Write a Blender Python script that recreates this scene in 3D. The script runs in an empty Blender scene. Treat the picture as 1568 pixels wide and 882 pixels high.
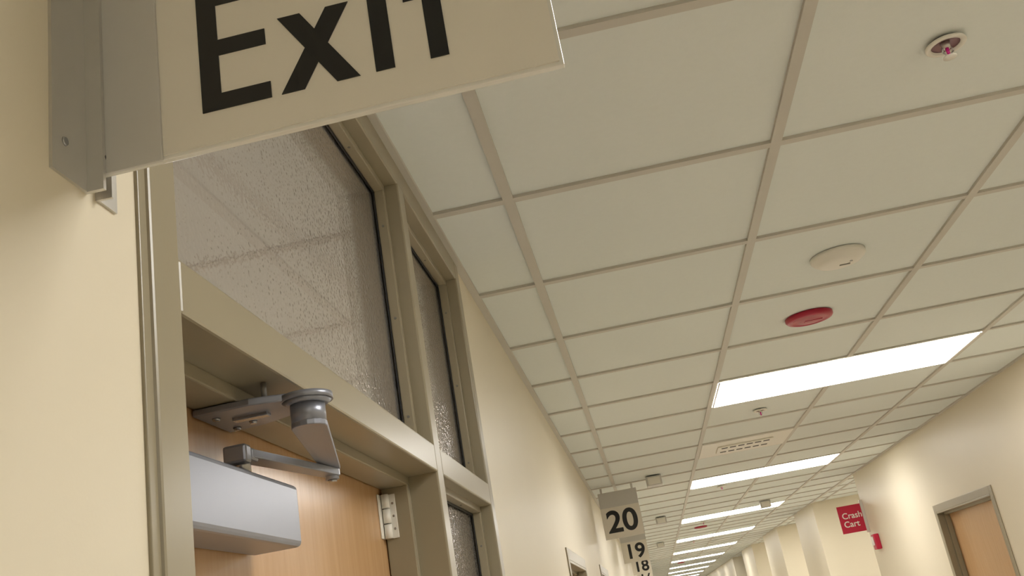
import bpy, bmesh, math
from mathutils import Matrix, Vector
H=2.743
C=.6096
scene=bpy.context.scene
# ---------------------------------------------------------------- materials
def srgb(r,g,b):
    f=lambda c:(c/255/12.92) if c/255<=.04045 else ((c/255+.055)/1.055)**2.4
    return (f(r),f(g),f(b),1)
def new(name):
    m=bpy.data.materials.new(name);m.use_nodes=True
    nt=m.node_tree;b=nt.nodes['Principled BSDF'];return m,nt,b
def mat(name,col,rough=.5,metal=0,noise=0,nscale=20,bump=0,bscale=80,spec=.5,bdist=.002):
    m,nt,b=new(name)
    b.inputs['Roughness'].default_value=rough;b.inputs['Metallic'].default_value=metal
    b.inputs['Specular IOR Level'].default_value=spec
    b.inputs['Base Color'].default_value=col
    tc=nt.nodes.new('ShaderNodeTexCoord')
    n=nt.nodes.new('ShaderNodeTexNoise');n.inputs['Scale'].default_value=nscale;n.inputs['Detail'].default_value=4
    nt.links.new(tc.outputs['Object'],n.inputs['Vector'])
    r=nt.nodes.new('ShaderNodeMix');r.data_type='RGBA'
    r.inputs[6].default_value=tuple(c*(1-noise) for c in col[:3])+(1,)
    r.inputs[7].default_value=tuple(min(1,c*(1+noise)) for c in col[:3])+(1,)
    nt.links.new(n.outputs['Fac'],r.inputs[0]);nt.links.new(r.outputs[2],b.inputs['Base Color'])
    if bump:
        n2=nt.nodes.new('ShaderNodeTexNoise');n2.inputs['Scale'].default_value=bscale;n2.inputs['Detail'].default_value=3
        nt.links.new(tc.outputs['Object'],n2.inputs['Vector'])
        bp=nt.nodes.new('ShaderNodeBump');bp.inputs['Strength'].default_value=bump;bp.inputs['Distance'].default_value=bdist
        nt.links.new(n2.outputs['Fac'],bp.inputs['Height']);nt.links.new(bp.outputs['Normal'],b.inputs['Normal'])
    return m
def emis(name,col,s):
    m,nt,b=new(name)
    b.inputs['Base Color'].default_value=(.9,.9,.9,1)
    b.inputs['Emission Color'].default_value=col;b.inputs['Emission Strength'].default_value=s
    return m
M_wall=mat('wall_paint',srgb(223,213,191),.42,noise=.02,nscale=3,bump=.12,bscale=350,bdist=.0006,spec=.35)
M_tile=mat('ceiling_tile',srgb(227,231,227),.9,noise=.02,nscale=60,bump=.15,bscale=220,bdist=.001,spec=.1)
M_bar=mat('tbar_metal',srgb(199,194,184),.5,noise=.01)
M_frame=mat('frame_paint',srgb(149,139,116),.30,noise=.02,bump=.05,bscale=200,bdist=.0005)
M_floor=mat('floor_vinyl',srgb(226,221,210),.25,noise=.05,nscale=8)
M_gasket=mat('black_gasket',srgb(28,28,30),.5)
M_alu=mat('brushed_aluminium',srgb(208,205,200),.33,metal=.7,noise=.03,nscale=60)
M_grey=mat('closer_grey_paint',srgb(146,149,160),.34,metal=.5,noise=.02)
M_steel=mat('steel',srgb(170,170,172),.25,metal=.9)
M_dark=mat('dark_void',srgb(45,42,40),.7)
M_white=mat('white_plastic',srgb(230,226,216),.4)
M_signw=mat('sign_white',srgb(228,221,208),.28,noise=.01)
M_acr=mat('acrylic_edge',srgb(225,222,214),.1)
M_black=mat('sign_black',srgb(16,16,18),.35)
M_red=mat('alarm_red',srgb(166,12,50),.35)
M_signred=mat('sign_red',srgb(188,14,56),.4)
M_pink=mat('pink_bulb',srgb(214,40,140),.2)
M_grille=mat('grille_grey',srgb(120,116,108),.6)
M_cup=mat('sprinkler_cup',srgb(150,118,124),.4,metal=.3)
M_signgrey=mat('sign_grey_band',srgb(200,197,192),.4,metal=.15)
M_light=emis('light_lens',(1,.98,.935,1),14.3)
M_light_added=emis('light_lens_added',(1,.94,.93,1),14)  # emission for the unseen panels added to the side room
def wood():
    m,nt,b=new('maple_veneer')
    tc=nt.nodes.new('ShaderNodeTexCoord');mp=nt.nodes.new('ShaderNodeMapping')
    mp.inputs['Scale'].default_value=(8,22,1.2)
    n=nt.nodes.new('ShaderNodeTexNoise');n.inputs['Scale'].default_value=4;n.inputs['Detail'].default_value=8;n.inputs['Roughness'].default_value=.65
    cr=nt.nodes.new('ShaderNodeValToRGB')
    cr.color_ramp.elements[0].position=.3;cr.color_ramp.elements[0].color=srgb(186,145,102)
    cr.color_ramp.elements[1].position=.7;cr.color_ramp.elements[1].color=srgb(198,159,116)
    nt.links.new(tc.outputs['Object'],mp.inputs['Vector']);nt.links.new(mp.outputs['Vector'],n.inputs['Vector'])
    nt.links.new(n.outputs['Fac'],cr.inputs['Fac']);nt.links.new(cr.outputs['Color'],b.inputs['Base Color'])
    b.inputs['Roughness'].default_value=.25
    return m
M_wood=wood()
def glass():
    m,nt,b=new('patterned_glass')
    out=nt.nodes['Material Output'];nt.nodes.remove(b)
    tr=nt.nodes.new('ShaderNodeBsdfTransparent');tr.inputs['Color'].default_value=(.82,.80,.80,1)
    rf=nt.nodes.new('ShaderNodeBsdfRefraction');rf.inputs['Color'].default_value=(.82,.80,.80,1);rf.inputs['IOR'].default_value=1.03;rf.inputs['Roughness'].default_value=.06
    gl=nt.nodes.new('ShaderNodeBsdfGlossy');gl.inputs['Roughness'].default_value=.14;gl.inputs['Color'].default_value=(.95,.93,.92,1)
    tl=nt.nodes.new('ShaderNodeBsdfDiffuse');tl.inputs['Color'].default_value=(.6,.57,.56,1)
    tc=nt.nodes.new('ShaderNodeTexCoord')
    v=nt.nodes.new('ShaderNodeTexVoronoi');v.inputs['Scale'].default_value=165;v.feature='SMOOTH_F1'
    nt.links.new(tc.outputs['Object'],v.inputs['Vector'])
    bp=nt.nodes.new('ShaderNodeBump');bp.inputs['Strength'].default_value=.48;bp.inputs['Distance'].default_value=.003
    nt.links.new(v.outputs['Distance'],bp.inputs['Height'])
    for s in (gl,tl,rf): nt.links.new(bp.outputs['Normal'],s.inputs['Normal'])
    lw=nt.nodes.new('ShaderNodeLayerWeight');lw.inputs['Blend'].default_value=.5
    nt.links.new(bp.outputs['Normal'],lw.inputs['Normal'])
    pw=nt.nodes.new('ShaderNodeMath');pw.operation='POWER';pw.inputs[1].default_value=5
    nt.links.new(lw.outputs['Facing'],pw.inputs[0])
    ma=nt.nodes.new('ShaderNodeMath');ma.operation='MULTIPLY_ADD';ma.inputs[1].default_value=.85;ma.inputs[2].default_value=.06
    nt.links.new(pw.outputs[0],ma.inputs[0])
    t2=nt.nodes.new('ShaderNodeMixShader');t2.inputs[0].default_value=.6
    nt.links.new(tr.outputs[0],t2.inputs[1]);nt.links.new(rf.outputs[0],t2.inputs[2])
    a=nt.nodes.new('ShaderNodeMixShader');a.inputs[0].default_value=.18
    nt.links.new(t2.outputs[0],a.inputs[1]);nt.links.new(tl.outputs[0],a.inputs[2])
    c=nt.nodes.new('ShaderNodeMixShader')
    nt.links.new(ma.outputs[0],c.inputs[0]);nt.links.new(a.outputs[0],c.inputs[1]);nt.links.new(gl.outputs[0],c.inputs[2])
    nt.links.new(c.outputs[0],out.inputs['Surface'])
    return m
M_glass=glass()
# ---------------------------------------------------------------- mesh builder (z is measured from the ceiling plane)
class MB:
    def __init__(s): s.bm=bmesh.new();s.mats=[]
    def mi(s,m):
        if m not in s.mats: s.mats.append(m)
        return s.mats.index(m)
    def box(s,x0,x1,y0,y1,z0,z1,m,bev=0,seg=2):
        x0,x1=sorted((x0,x1));y0,y1=sorted((y0,y1));z0,z1=sorted((z0,z1))
        r=bmesh.ops.create_cube(s.bm,size=1)
        for v in r['verts']:
            v.co=Vector(((x0+x1)/2+v.co.x*(x1-x0),(y0+y1)/2+v.co.y*(y1-y0),(z0+z1)/2+v.co.z*(z1-z0)+H))
        fs={f for v in r['verts'] for f in v.link_faces}
        for f in fs: f.material_index=s.mi(m)
        if bev:
            es={e for v in r['verts'] for e in v.link_edges}
            bmesh.ops.bevel(s.bm,geom=list(es),offset=bev,segments=seg,affect='EDGES',profile=.5)
        return s
    def prism(s,poly,ax,a0,a1,m,smooth=False,bev=0):
        def P(p,a):
            c=list(p);c.insert(ax,a);return Vector((c[0],c[1],c[2]+H))
        A=[s.bm.verts.new(P(p,a0)) for p in poly];B=[s.bm.verts.new(P(p,a1)) for p in poly]
        fs=[s.bm.faces.new(A),s.bm.faces.new(B[::-1])]
        n=len(poly)
        for i in range(n):
            f=s.bm.faces.new((A[i],B[i],B[(i+1)%n],A[(i+1)%n]));f.smooth=smooth;fs.append(f)
        for f in fs:f.material_index=s.mi(m)
        if bev:
            bmesh.ops.recalc_face_normals(s.bm,faces=fs)
            es={e for f in fs[:2] for e in f.edges}
            bmesh.ops.bevel(s.bm,geom=list(es),offset=bev,segments=2,affect='EDGES',profile=.5)
        return s
    def bar(s,p0,p1,w0,w1,t,m,bev=.001):
        p0=Vector(p0);p1=Vector(p1);d=(p1-p0);d2=Vector((d.x,d.y,0)).normalized();a=math.atan2(d2.y,d2.x)
        pts=[]
        for k in range(9):
            t_=a+math.pi/2+k*math.pi/8;pts.append((p0.x+w0/2*math.cos(t_),p0.y+w0/2*math.sin(t_),p0.z))
        for k in range(9):
            t_=a-math.pi/2+k*math.pi/8;pts.append((p1.x+w1/2*math.cos(t_),p1.y+w1/2*math.sin(t_),p1.z))
        A=[s.bm.verts.new((x,y,z+H-t/2)) for x,y,z in pts];B=[s.bm.verts.new((x,y,z+H+t/2)) for x,y,z in pts]
        fs=[s.bm.faces.new(A[::-1]),s.bm.faces.new(B)];n=len(pts)
        for i in range(n): fs.append(s.bm.faces.new((A[i],A[(i+1)%n],B[(i+1)%n],B[i])))
        for f in fs:f.material_index=s.mi(m)
        if bev:
            bmesh.ops.recalc_face_normals(s.bm,faces=fs)
            es={e for f in fs[:2] for e in f.edges}
            bmesh.ops.bevel(s.bm,geom=list(es),offset=bev,segments=2,affect='EDGES',profile=.5)
    def lathe(s,cx,cy,prof,m,seg=40,smooth=True):
        rings=[]
        for r,z in prof:
            if r<1e-6: rings.append([s.bm.verts.new((cx,cy,z+H))])
            else: rings.append([s.bm.verts.new((cx+r*math.cos(2*math.pi*k/seg),cy+r*math.sin(2*math.pi*k/seg),z+H)) for k in range(seg)])
        for a,b in zip(rings,rings[1:]):
            for k in range(seg):
                k2=(k+1)%seg
                if len(a)==1 and len(b)==1: continue
                if len(a)==1: vs=(a[0],b[k],b[k2])
                elif len(b)==1: vs=(a[k],b[0],a[k2])
                else: vs=(a[k],b[k],b[k2],a[k2])
                f=s.bm.faces.new(vs);f.material_index=s.mi(m);f.smooth=smooth
        return s
    def cyl(s,p0,p1,r0,r1,m,seg=20):
        p0=Vector(p0);p1=Vector(p1);d=(p1-p0);L=d.length
        r=bmesh.ops.create_cone(s.bm,cap_ends=True,segments=seg,radius1=r0,radius2=r1,depth=L)
        q=Vector((0,0,1)).rotation_difference(d.normalized())
        mid=(p0+p1)/2+Vector((0,0,H))
        fs=set()
        for v in r['verts']:
            v.co=q@v.co+mid;fs|=set(v.link_faces)
        for f in fs:
            f.material_index=s.mi(m);f.smooth=len(f.verts)==4
        return s
    def obj(s,name,parent=None):
        bmesh.ops.recalc_face_normals(s.bm,faces=s.bm.faces)
        me=bpy.data.meshes.new(name);s.bm.to_mesh(me);s.bm.free()
        for m in s.mats: me.materials.append(m)
        o=bpy.data.objects.new(name,me);scene.collection.objects.link(o)
        if parent:o.parent=parent
        return o
def empty(name):
    o=bpy.data.objects.new(name,None);scene.collection.objects.link(o);o.empty_display_size=.1;return o
def text(s,name,parent,cx,z,y,size,m,bold=.0,xscale=1,align='CENTER'):
    cu=bpy.data.curves.new(name,'FONT');cu.body=s;cu.size=size;cu.align_x=align;cu.align_y='CENTER';cu.offset=bold;cu.extrude=.0006
    o=bpy.data.objects.new(name+'_c',cu);scene.collection.objects.link(o)
    bpy.context.view_layer.update()
    me=bpy.data.meshes.new_from_object(o.evaluated_get(bpy.context.evaluated_depsgraph_get()))
    bpy.data.objects.remove(o)
    me.materials.clear();me.materials.append(m)
    o=bpy.data.objects.new(name,me);scene.collection.objects.link(o)
    o.rotation_euler=(math.pi/2,0,0);o.scale=(xscale,1,1);o.location=(cx,y,z+H);o.parent=parent
    return o
XL=-.195; XR=2.29; Y0=-7.3; Y1=44.0
FZ=-H
# ---------------------------------------------------------------- room shell
b=MB();b.box(-4.2,6.2,Y0-.2,Y1+.2,FZ-.1,FZ,M_floor);b.obj('floor')
def ceiling(name,x0,x1,y0,y1,mt,ox=0):
    b=MB()
    b.box(x0,x1,y0,y1,.008,.05,mt)
    w=.012
    i=math.ceil((x0+.03-ox)/C)
    while i*C+ox<x1-.03:
        b.box(i*C-w+ox,i*C+w+ox,y0,y1,0,.012,M_bar);i+=1
    j=math.ceil((y0+.03)/C)
    while j*C<y1-.03:
        b.box(x0,x1,j*C-w,j*C+w,.0004,.0125,M_bar);j+=1
    b.box(x0,x0+.02,y0,y1,-.001,.012,M_bar);b.box(x1-.02,x1,y0,y1,-.001,.012,M_bar)
    return b.obj(name)
ceiling('ceiling',XL,XR,Y0,Y1,M_tile)
def wall_y(name,x0,x1,ya,yb,ops):
    b=MB();y=ya
    for (a,c,h) in sorted(ops):
        b.box(x0,x1,y,a,FZ,.05,M_wall)
        if h<0: b.box(x0,x1,a,c,h,.05,M_wall)
        y=c
    b.box(x0,x1,y,yb,FZ,.05,M_wall)
    return b.obj(name)
TW=.12
ldoors=[(2.33,3.33,-.657),(4.95,5.95,-.62),(9.3,10.3,-.62),(13.4,14.4,-.62),(18.,19.,-.62)]
wall_y('wall_left',XL-TW,XL,Y0,Y1,[(-1.342,.335,.04)]+ldoors)
rdoors=[(4.44,5.68,-.595)]
wall_y('wall_right',XR,XR+TW,Y0,8.1,rdoors)
for k,(ya,yb) in enumerate([(8.1,10.9),(12.6,14.8),(17.0,19.4),(22.,25.)]):
    ceiling('ceiling_recess' if k==0 else 'ceiling_recess.%03d'%k,XR,4.6,ya,yb,M_tile)
    b=MB();b.box(4.6,4.7,ya-.1,yb+.1,FZ,.05,M_wall);b.obj('wall_recess_back' if k==0 else 'wall_recess_back.%03d'%k)
seg=[(10.9,12.6),(14.8,17.0),(19.4,22.),(25.,Y1)]
for k,(ya,yb) in enumerate(seg):
    b=MB();b.box(XR,4.6,ya,yb,FZ,.05,M_wall);b.obj('wall_right_pier' if k==0 else 'wall_right_pier.%03d'%k)
b=MB();b.box(XR+TW,4.6,7.95,8.1,FZ,.05,M_wall);b.obj('wall_recess_side')
b=MB();b.box(XL-TW,XR+TW,Y1,Y1+.1,FZ,.05,M_wall);b.obj('wall_end')
b=MB();b.box(XL-TW,XR+TW,Y0-.1,Y0,FZ,.05,M_wall);b.obj('wall_back')
RX=-4.0
ceiling('ceiling_side_room',RX,XL-TW,-4.2,2.0,M_tile,.035)
b=MB();b.box(RX-.1,RX,-4.3,2.1,FZ,.05,M_wall);b.obj('wall_side_room_far')
b=MB();b.box(RX,XL-TW,-4.3,-4.2,FZ,.05,M_wall);b.obj('wall_side_room_near')
b=MB();b.box(RX,XL-TW,2.0,2.1,FZ,.05,M_wall);b.obj('wall_side_room_end')
M_base=mat('vinyl_base',srgb(120,108,88),.5)
b=MB();b.box(XL,XL+.008,Y0,-1.342,FZ,FZ+.1,M_base);b.box(XL,XL+.008,.335,2.28,FZ,FZ+.1,M_base);b.obj('baseboard_left')
b=MB();b.box(XR-.008,XR,Y0,4.39,FZ,FZ+.1,M_base);b.box(XR-.008,XR,5.73,8.1,FZ,FZ+.1,M_base);b.obj('baseboard_right')
# ---------------------------------------------------------------- ceiling lights
def troffer(x0,x1,y0,m=M_light):
    b=MB();g=.013
    b.box(x0+g,x1-g,y0+g,y0+C-g,-.0015,.007,m)
    for a in ((x0+g,x1-g,y0+g,y0+g+.008),(x0+g,x1-g,y0+C-g-.008,y0+C-g),(x0+g,x0+g+.008,y0+g,y0+C-g),(x1-g-.008,x1-g,y0+g,y0+C-g)):
        b.box(*a,-.003,.009,M_white)
    return b.obj('ceiling_light')
for k in range(-2,11):
    troffer(C,3*C,(4+6*k)*C)
troffer(-4*C+.035,-2*C+.035,-4*C,M_light_added)  # added out of view to brighten the side room behind the glass
troffer(-4*C+.035,-2*C+.035,1*C,M_light_added)  # second added panel, also unseen, for the side room brightness
for y in (15*C,22*C,29*C): troffer(5*C,7*C,y)
# ---------------------------------------------------------------- storefront frame + door (left)
FX0=-.315;FX1=-.189
YA,YB=-1.342,-1.292
YM0,YM1=-.306,-.255
YR0,YR1=.285,.335
ZH=-.05;ZR1=-.575;ZR0=-.625
b=MB()
bv=.003
b.box(FX0,FX1,YA,YB,FZ,.004,M_frame,bv)
b.box(FX0,FX1,YR0,YR1,FZ,.004,M_frame,bv)
b.box(FX0,FX1,YM0,YM1,FZ,-.045,M_frame,bv)
b.box(FX0,FX1,YB-.002,YR0+.002,ZH,.004,M_frame,bv)
b.box(FX0,FX1,YB-.002,YM0+.002,ZR0,ZR1,M_frame,bv)
b.box(FX0,FX1,YM1-.002,YR0+.002,ZR0,ZR1,M_frame,bv)
b.box(FX0,FX1,YM1-.002,YR0+.002,FZ,FZ+.12,M_frame,bv)
b.box(XL-.001,XL+.003,YA-.012,YA+.004,FZ,0,M_frame,.001)
b.box(XL-.001,XL+.003,YR1-.004,YR1+.008,FZ,0,M_frame,.001)
S=.016
b.box(-.292,-.243,YB-.001,YM0+.001,ZR0-S,ZR0+.001,M_frame,.002)
b.box(-.292,-.243,YB-.001,YB+S,FZ,ZR0-S+.001,M_frame,.002)
b.box(-.292,-.243,YM0-S,YM0+.001,FZ,ZR0-S+.001,M_frame,.002)
b.obj('trim_1')
door=empty('door_1')
b=MB();b.box(-.337,-.2937,YB+.003,YM0-.003,FZ+.01,ZR0-.003,M_wood,.0015);b.obj('leaf',door)
b=MB()
hz=-.690;hy=YM0-S-.0005
b.box(-.286,-.268,hy-.0022,hy,hz-.038,hz+.038,M_white,.0006)
for k in range(3):
    z0=hz-.038+k*.026
    b.cyl((-.284,hy-.009,z0),(-.284,hy-.009,z0+.0238),.0070,.0070,M_white)
b.box(-.2935,-.2912,hy-.028,hy-.006,hz-.038,hz+.038,M_white,.0006)
for z in (-.022,.0,.022): b.cyl((-.2735,hy-.0018,hz+z),(-.2735,hy-.0032,hz+z),.0025,.0018,M_steel,12)
b.obj('door_hinge')
def window(name,y0,y1,z0,z1):
    e=empty(name)
    b=MB();gx=-.240;s=.014
    for x0,x1 in ((gx+.005,gx+.024),(gx-.026,gx-.005)):
        b.box(x0,x1,y0,y1,z1-s,z1+.001,M_frame,.0015);b.box(x0,x1,y0,y1,z0-.001,z0+s,M_frame,.0015)
        b.box(x0,x1,y0-.001,y0+s,z0+s-.001,z1-s+.001,M_frame,.0015);b.box(x0,x1,y1-s,y1+.001,z0+s-.001,z1-s+.001,M_frame,.0015)
    b.obj('glazing_bead',e)
    b=MB();g=s+.004
    for x0,x1 in ((gx+.003,gx+.0052),(gx-.0052,gx-.003)):
        b.box(x0,x1,y0,y1,z1-g,z1,M_gasket);b.box(x0,x1,y0,y1,z0,z0+g,M_gasket)
        b.box(x0,x1,y0,y0+g,z0,z1,M_gasket);b.box(x0,x1,y1-g,y1,z0,z1,M_gasket)
    b.obj('gasket',e)
    b=MB()
    f=b.bm.faces.new([b.bm.verts.new((gx,y,z+H)) for y,z in ((y0+.005,z0+.005),(y1-.005,z0+.005),(y1-.005,z1-.005),(y0+.005,z1-.005))]);f.material_index=b.mi(M_glass)
    b.obj('pane',e)
    b=MB();z=z1-.09
    while z>max(z0,-1.2)+.03:
        b.cyl((gx+.0145,y1-s+.0005,z),(gx+.0145,y1-s-.0012,z),.0028,.0022,M_grille,12);z-=.19
    y=y0+.12
    while y<y1-.03:
        b.cyl((gx+.0145,y,z1-s+.0005),(gx+.0145,y,z1-s-.0012),.0028,.0022,M_grille,12);y+=.22
    b.obj('bead_screws',e)
window('window_1',YB,YM0,ZR1,ZH)
window('window_2',YM1,YR0,ZR1,ZH)
window('window_3',YM1,YR0,FZ+.12,ZR0)
# ---------------------------------------------------------------- door closer
cl=empty('door_closer')
b=MB()
b.box(-.2935,-.232,-1.262,-.925,-.786,-.716,M_grey,.006,3)
b.obj('body',cl)
b=MB()
b.prism([(-.291,-1.062),(-.291,-.968),(-.245,-.975),(-.205,-.992),(-.165,-1.020),(-.170,-1.058),(-.188,-1.056),(-.228,-1.066)],2,-.650,-.642,M_grey,bev=.0015)
b.box(-.262,-.222,-1.030,-1.018,-.6535,-.649,M_steel,.001)
for (x,y) in ((-.275,-1.04),(-.275,-.985),(-.25,-1.0)): b.cyl((x,y,-.6495),(x,y,-.653),.005,.0035,M_steel,14)
b.cyl((-.214,-1.056,-.626),(-.214,-1.056,-.642),.003,.003,M_grille,12)
b.obj('shoe',cl)
J=Vector((-.1735,-1.040,0));E=Vector((-.216,-.842,0));SP=Vector((-.254,-1.030,0))
b=MB()
b.cyl((J.x,J.y,-.651),(J.x,J.y,-.6445),.0275,.0275,M_grey,40)
b.cyl((J.x,J.y,-.655),(J.x,J.y,-.651),.021,.0265,M_grey,40)
b.cyl((J.x,J.y,-.6745),(J.x,J.y,-.655),.0185,.0185,M_grey,40)
b.bar((J.x,J.y,-.677),(E.x,E.y,-.687),.038,.022,.006,M_grey)
b.cyl((E.x,E.y,-.702),(E.x,E.y,-.681),.0085,.0085,M_grey,20)
b.cyl((E.x,E.y,-.705),(E.x,E.y,-.702),.005,.006,M_steel,16)
b.obj('forearm',cl)
b=MB()
b.bar((SP.x,SP.y,-.692),(E.x,E.y,-.6935),.026,.020,.009,M_grey)
b.cyl((SP.x,SP.y,-.7175),(SP.x,SP.y,-.687),.009,.009,M_steel,20)
b.box(SP.x-.013,SP.x+.013,SP.y-.020,SP.y-.004,-.704,-.684,M_grey,.003)
b.box(SP.x-.013,SP.x+.013,SP.y-.006,SP.y+.016,-.700,-.686,M_grey,.003)
b.obj('main_arm',cl)
# ---------------------------------------------------------------- exit sign
ex=empty('exit_sign')
SY=-1.42
tilt=[]
b=MB()
zb=-.556;zt=-.20
b.box(-.190,.160,SY,SY+.006,zb,zt,M_acr,.0008)
b.box(-.137,.157,SY-.0012,SY+.001,zb+.003,zt-.003,M_signw)
b.box(-.137,.157,SY+.005,SY+.0072,zb+.003,zt-.003,M_signw)
tilt.append(b.obj('panel',ex))
b=MB()
b.box(-.190,-.137,SY-.0035,SY-.0008,zb-.002,zt,M_signgrey,.0005)
tilt.append(b.obj('band',ex))
b=MB()
b.prism([(-.195,-1.470),(-.1925,-1.470),(-.1925,-1.4275),(-.180,-1.4275),(-.180,-1.4238),(-.195,-1.4238)],2,-.572,-.19,M_alu)
b.prism([(-.195,SY+.0075),(-.182,SY+.0075),(-.182,SY+.010),(-.1925,SY+.010),(-.1925,SY+.034),(-.195,SY+.034)],2,-.572,-.19,M_alu)
for z in (-.545,-.24):
    b.cyl((-.1925,-1.455,z),(-.1912,-1.455,z),.0035,.003,M_steel,16)
    b.cyl((-.184,SY-.0035,z),(-.184,SY-.0062,z),.0045,.0035,M_steel,16)
    b.cyl((-.184,SY-.0060,z),(-.184,SY-.0066,z),.0018,.0018,M_dark,8)
b.obj('bracket',ex)
b=MB()
ya,yb=SY-.0020,SY-.0010
bl=-.527;cap=bl+.104;xh=bl+.065;st=.0152
def quad(pts): b.prism([(p[0],p[1]) for p in pts],1,ya,yb,M_black)
def rect(x0,x1,z0,z1): quad([(x0,z0),(x1,z0),(x1,z1),(x0,z1)])
rect(-.105,-.105+st,bl,cap)
for z in (bl,bl+.046,cap-.0135): rect(-.105+st,-.052 if z!=bl+.046 else -.053,z,z+.0135)
b2=.0175
quad([(-.0445,bl),(-.0445+b2,bl),(.0125,xh),(.0125-b2,xh)])
ya-=.0001
quad([(.0150-b2,bl),(.0150,bl),(-.0425+b2,xh),(-.0425,xh)])
rect(.0268,.0410,bl,xh)
rect(.0675,.0812,bl,cap-.012);rect(.0535,.0955,xh-.0125,xh)
b.prism([(.0339+.009*math.cos(t*math.pi/12),xh+.02+.009*math.sin(t*math.pi/12)) for t in range(24)],1,ya,yb,M_black)
tilt.append(b.obj('lettering',ex))
for o in tilt:   # the real panel hangs a fraction of a degree out of level
    for v in o.data.vertices: v.co.z+=(v.co.x+.16)*.016
# ---------------------------------------------------------------- hanging room-number signs
def numsign(s,Y,x0=-.137):
    e=empty('room_number_sign');w=.295;h=.345;zt=-.035;bd=.115
    b=MB()
    b.box(x0,x0+w,Y,Y+.006,zt-h,zt,M_acr,.001)
    b.box(x0+.002,x0+w-.002,Y-.0015,Y+.0005,zt-h+.003,zt-bd,M_signw)
    b.box(x0+.002,x0+w-.002,Y-.003,Y+.009,zt-bd,zt,M_signgrey)
    for xx in (x0+.03,x0+w-.03): b.box(xx-.008,xx+.008,Y-.002,Y+.008,zt-.002,.004,M_alu)
    b.obj('panel',e)
    text(s,'number',e,x0+w/2,zt-h+.115,Y-.002,.225,M_black,bold=.005,xscale=1.05)
numsign('20',5.5);numsign('19',9.6);numsign('18',13.8);numsign('17',18.3);numsign('16',22.5)
e=empty('crash_cart_sign');Yc=8.03
b=MB();b.box(XR-.255,XR-.02,Yc,Yc+.006,-.545,-.285,M_signred,.001)
b.box(XR-.03,XR,Yc-.004,Yc+.010,-.565,-.255,M_alu,.001)
b.obj('panel',e)
text('Crash\nCart','lettering',e,XR-.225,-.425,Yc-.001,.08,M_white,bold=.001,align='LEFT')
e=empty('fire_alarm_strobe')
b=MB();b.box(XR-.05,XR,7.72,7.84,-.74,-.60,M_signred,.008);b.obj('housing',e)
b=MB();b.box(XR-.065,XR-.049,7.75,7.81,-.70,-.62,M_white,.006);b.obj('lens',e)
# ---------------------------------------------------------------- simple door units
def dunit(name,side,y0,y1,head,leafmat=M_wood):
    e=empty(name)
    xs=XL if side<0 else XR
    d=lambda t: xs+t*(1 if side>0 else -1)
    b=MB();w=.05
    for a0,a1 in ((y0-w+.0,y0+.001),(y1-.001,y1+w)):
        b.box(d(-.006),d(.0),a0,a1,FZ,head+w,M_frame,.002)
    b.box(d(-.006),d(0),y0,y1,head,head+w,M_frame,.002)
    b.box(d(-.006),d(TW),y0,y0+.012,FZ,head,M_frame,.002);b.box(d(-.006),d(TW),y1-.012,y1,FZ,head,M_frame,.002)
    b.box(d(-.006),d(TW),y0,y1,head-.012,head,M_frame,.002)
    b.box(d(.04),d(.074),y0+.012,y0+.028,FZ,head-.012,M_frame);b.box(d(.04),d(.074),y1-.028,y1-.012,FZ,head-.012,M_frame)
    b.box(d(.04),d(.074),y0+.012,y1-.012,head-.028,head-.012,M_frame)
    b.obj('frame',e)
    b=MB();b.box(d(.076),d(.119),y0+.014,y1-.014,FZ+.008,head-.014,leafmat,.002)
    b.box(d(.03),d(.076),y0+.07,y0+.09,FZ+.98,FZ+1.0,M_steel,.002);b.box(d(.03),d(.045),y0+.07,y0+.19,FZ+.98,FZ+1.0,M_steel,.004)
    b.obj('leaf',e)
for k,o in enumerate(ldoors): dunit('door_%d'%(k+3),-1,*o)
dunit('door_2',1,*rdoors[0])
# ---------------------------------------------------------------- ceiling devices
def sprinkler(x,y,deep=1.0,cup=.0236):
    e=empty('fire_sprinkler')
    b=MB()
    b.lathe(x,y,[(cup,.006),(.038,0),(.0385,-.003),(.036,-.0055),(cup+.002,-.0045),(cup,-.001)],M_white)
    b.obj('escutcheon',e)
    b=MB();b.lathe(x,y,[(cup+.0002,-.001),(cup,.0038),(0,.0038)],M_cup);b.obj('cup',e)
    b=MB();D=deep
    b.cyl((x,y,.0035),(x,y,-.012*D),.009,.007,M_alu)
    for sx in (-1,1):
        b.cyl((x+sx*.008,y,-.010*D),(x+sx*.010,y,-.022*D),.0018,.0018,M_alu,8);b.cyl((x+sx*.010,y,-.022*D),(x,y,-.036*D),.0018,.0018,M_alu,8)
    b.lathe(x,y,[(.004,-.034*D),(.013,-.037*D),(.013,-.039*D),(0,-.040*D)],M_white,24)
    b.obj('frame_arms',e)
    b=MB();b.cyl((x,y,-.010*D),(x,y,-.033*D),.0036,.003,M_pink,10);b.obj('glass_bulb',e)
sprinkler(.904,-.288,.75,.027)
for y in (3.383,6.9,10.7,14.35,18.): sprinkler(.905,y,.85)
def speaker(x,y):
    e=empty('ceiling_smoke_detector')
    b=MB();b.lathe(x,y,[(.072,.008),(.084,.006),(.084,-.004),(.080,-.010),(.070,-.012),(.066,-.020),(.045,-.026),(.020,-.028),(0,-.028)],M_white);b.obj('cover',e)
    b=MB();b.box(x-.002,x+.03,y-.004,y+.004,-.0295,-.027,M_grille);b.lathe(x+.03,y-.02,[(.005,-.0262),(.005,-.0285),(0,-.0285)],M_steel,12)
    b.obj('vents',e)
speaker(.904,.911)
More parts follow.
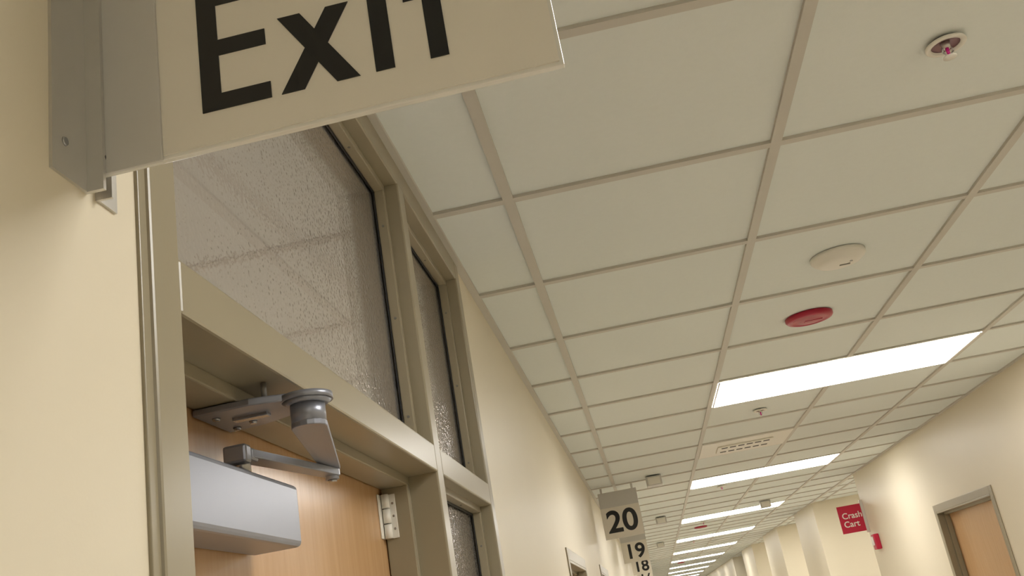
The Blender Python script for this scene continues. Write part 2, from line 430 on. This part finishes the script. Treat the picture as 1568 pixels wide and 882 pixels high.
def redd(x,y):
    e=empty('fire_alarm_speaker')
    b=MB();b.lathe(x,y,[(.080,.008),(.088,.006),(.088,-.004),(.083,-.010),(.066,-.014),(.062,-.0115),(.04,-.015),(0,-.016)],M_red);b.obj('cover',e)
    b=MB();b.box(x-.02,x+.045,y-.012,y+.012,-.017,-.0145,M_red,.001);b.obj('label_plate',e)
redd(.912,1.58);redd(.906,11.5);redd(.86,22.)
e=empty('air_diffuser')
b=MB();x0,x1,y0,y1=C+.013,2*C-.013,7*C+.013,8*C-.013
b.box(x0,x1,y0,y1,-.002,.009,M_white,.002)
b.box(x0+.11,x1-.11,y0+.17,y1-.17,-.012,-.001,M_white,.004)
b.obj('face',e)
b=MB()
for k in range(6):
    xx=x0+.135+k*.055
    b.box(xx,xx+.04,y0+.195,y0+.225,-.0135,-.011,M_dark);b.box(xx,xx+.04,y1-.225,y1-.195,-.0135,-.011,M_dark)
b.obj('slots',e)
for x,y in ((.30,5.32),(.36,8.9),(1.53,9.25),(.36,13.2)):
    e=empty('call_light')
    b=MB();b.box(x-.058,x+.058,y-.03,y+.10,-.07,-.0,M_signgrey,.006);b.obj('housing',e)
    b=MB();b.box(x-.045,x+.045,y-.035,y-.028,-.062,-.01,M_white,.003);b.obj('lens',e)
# ---------------------------------------------------------------- camera
a_,b_,c_=.086427,.33783,.17528
Rm=Matrix.Rotation(a_,3,'Z')@Matrix.Rotation(b_,3,'X')@Matrix.Rotation(c_,3,'Y')
cam=bpy.data.cameras.new('camera');co=bpy.data.objects.new('camera',cam);scene.collection.objects.link(co)
cam.sensor_width=36;cam.lens=1487.2/1568*36;cam.clip_start=.02
M=(Rm@Matrix.Rotation(math.pi/2,3,'X')).to_4x4()
M.translation=Vector((.14782,-2.0177,-.91723+H))
co.matrix_world=M
scene.camera=co
w=bpy.data.worlds.new('world');scene.world=w;w.use_nodes=True
w.node_tree.nodes['Background'].inputs[0].default_value=(.9,.85,.75,1);w.node_tree.nodes['Background'].inputs[1].default_value=.05
scene.view_settings.view_transform='Standard';scene.view_settings.look='None';scene.view_settings.exposure=0
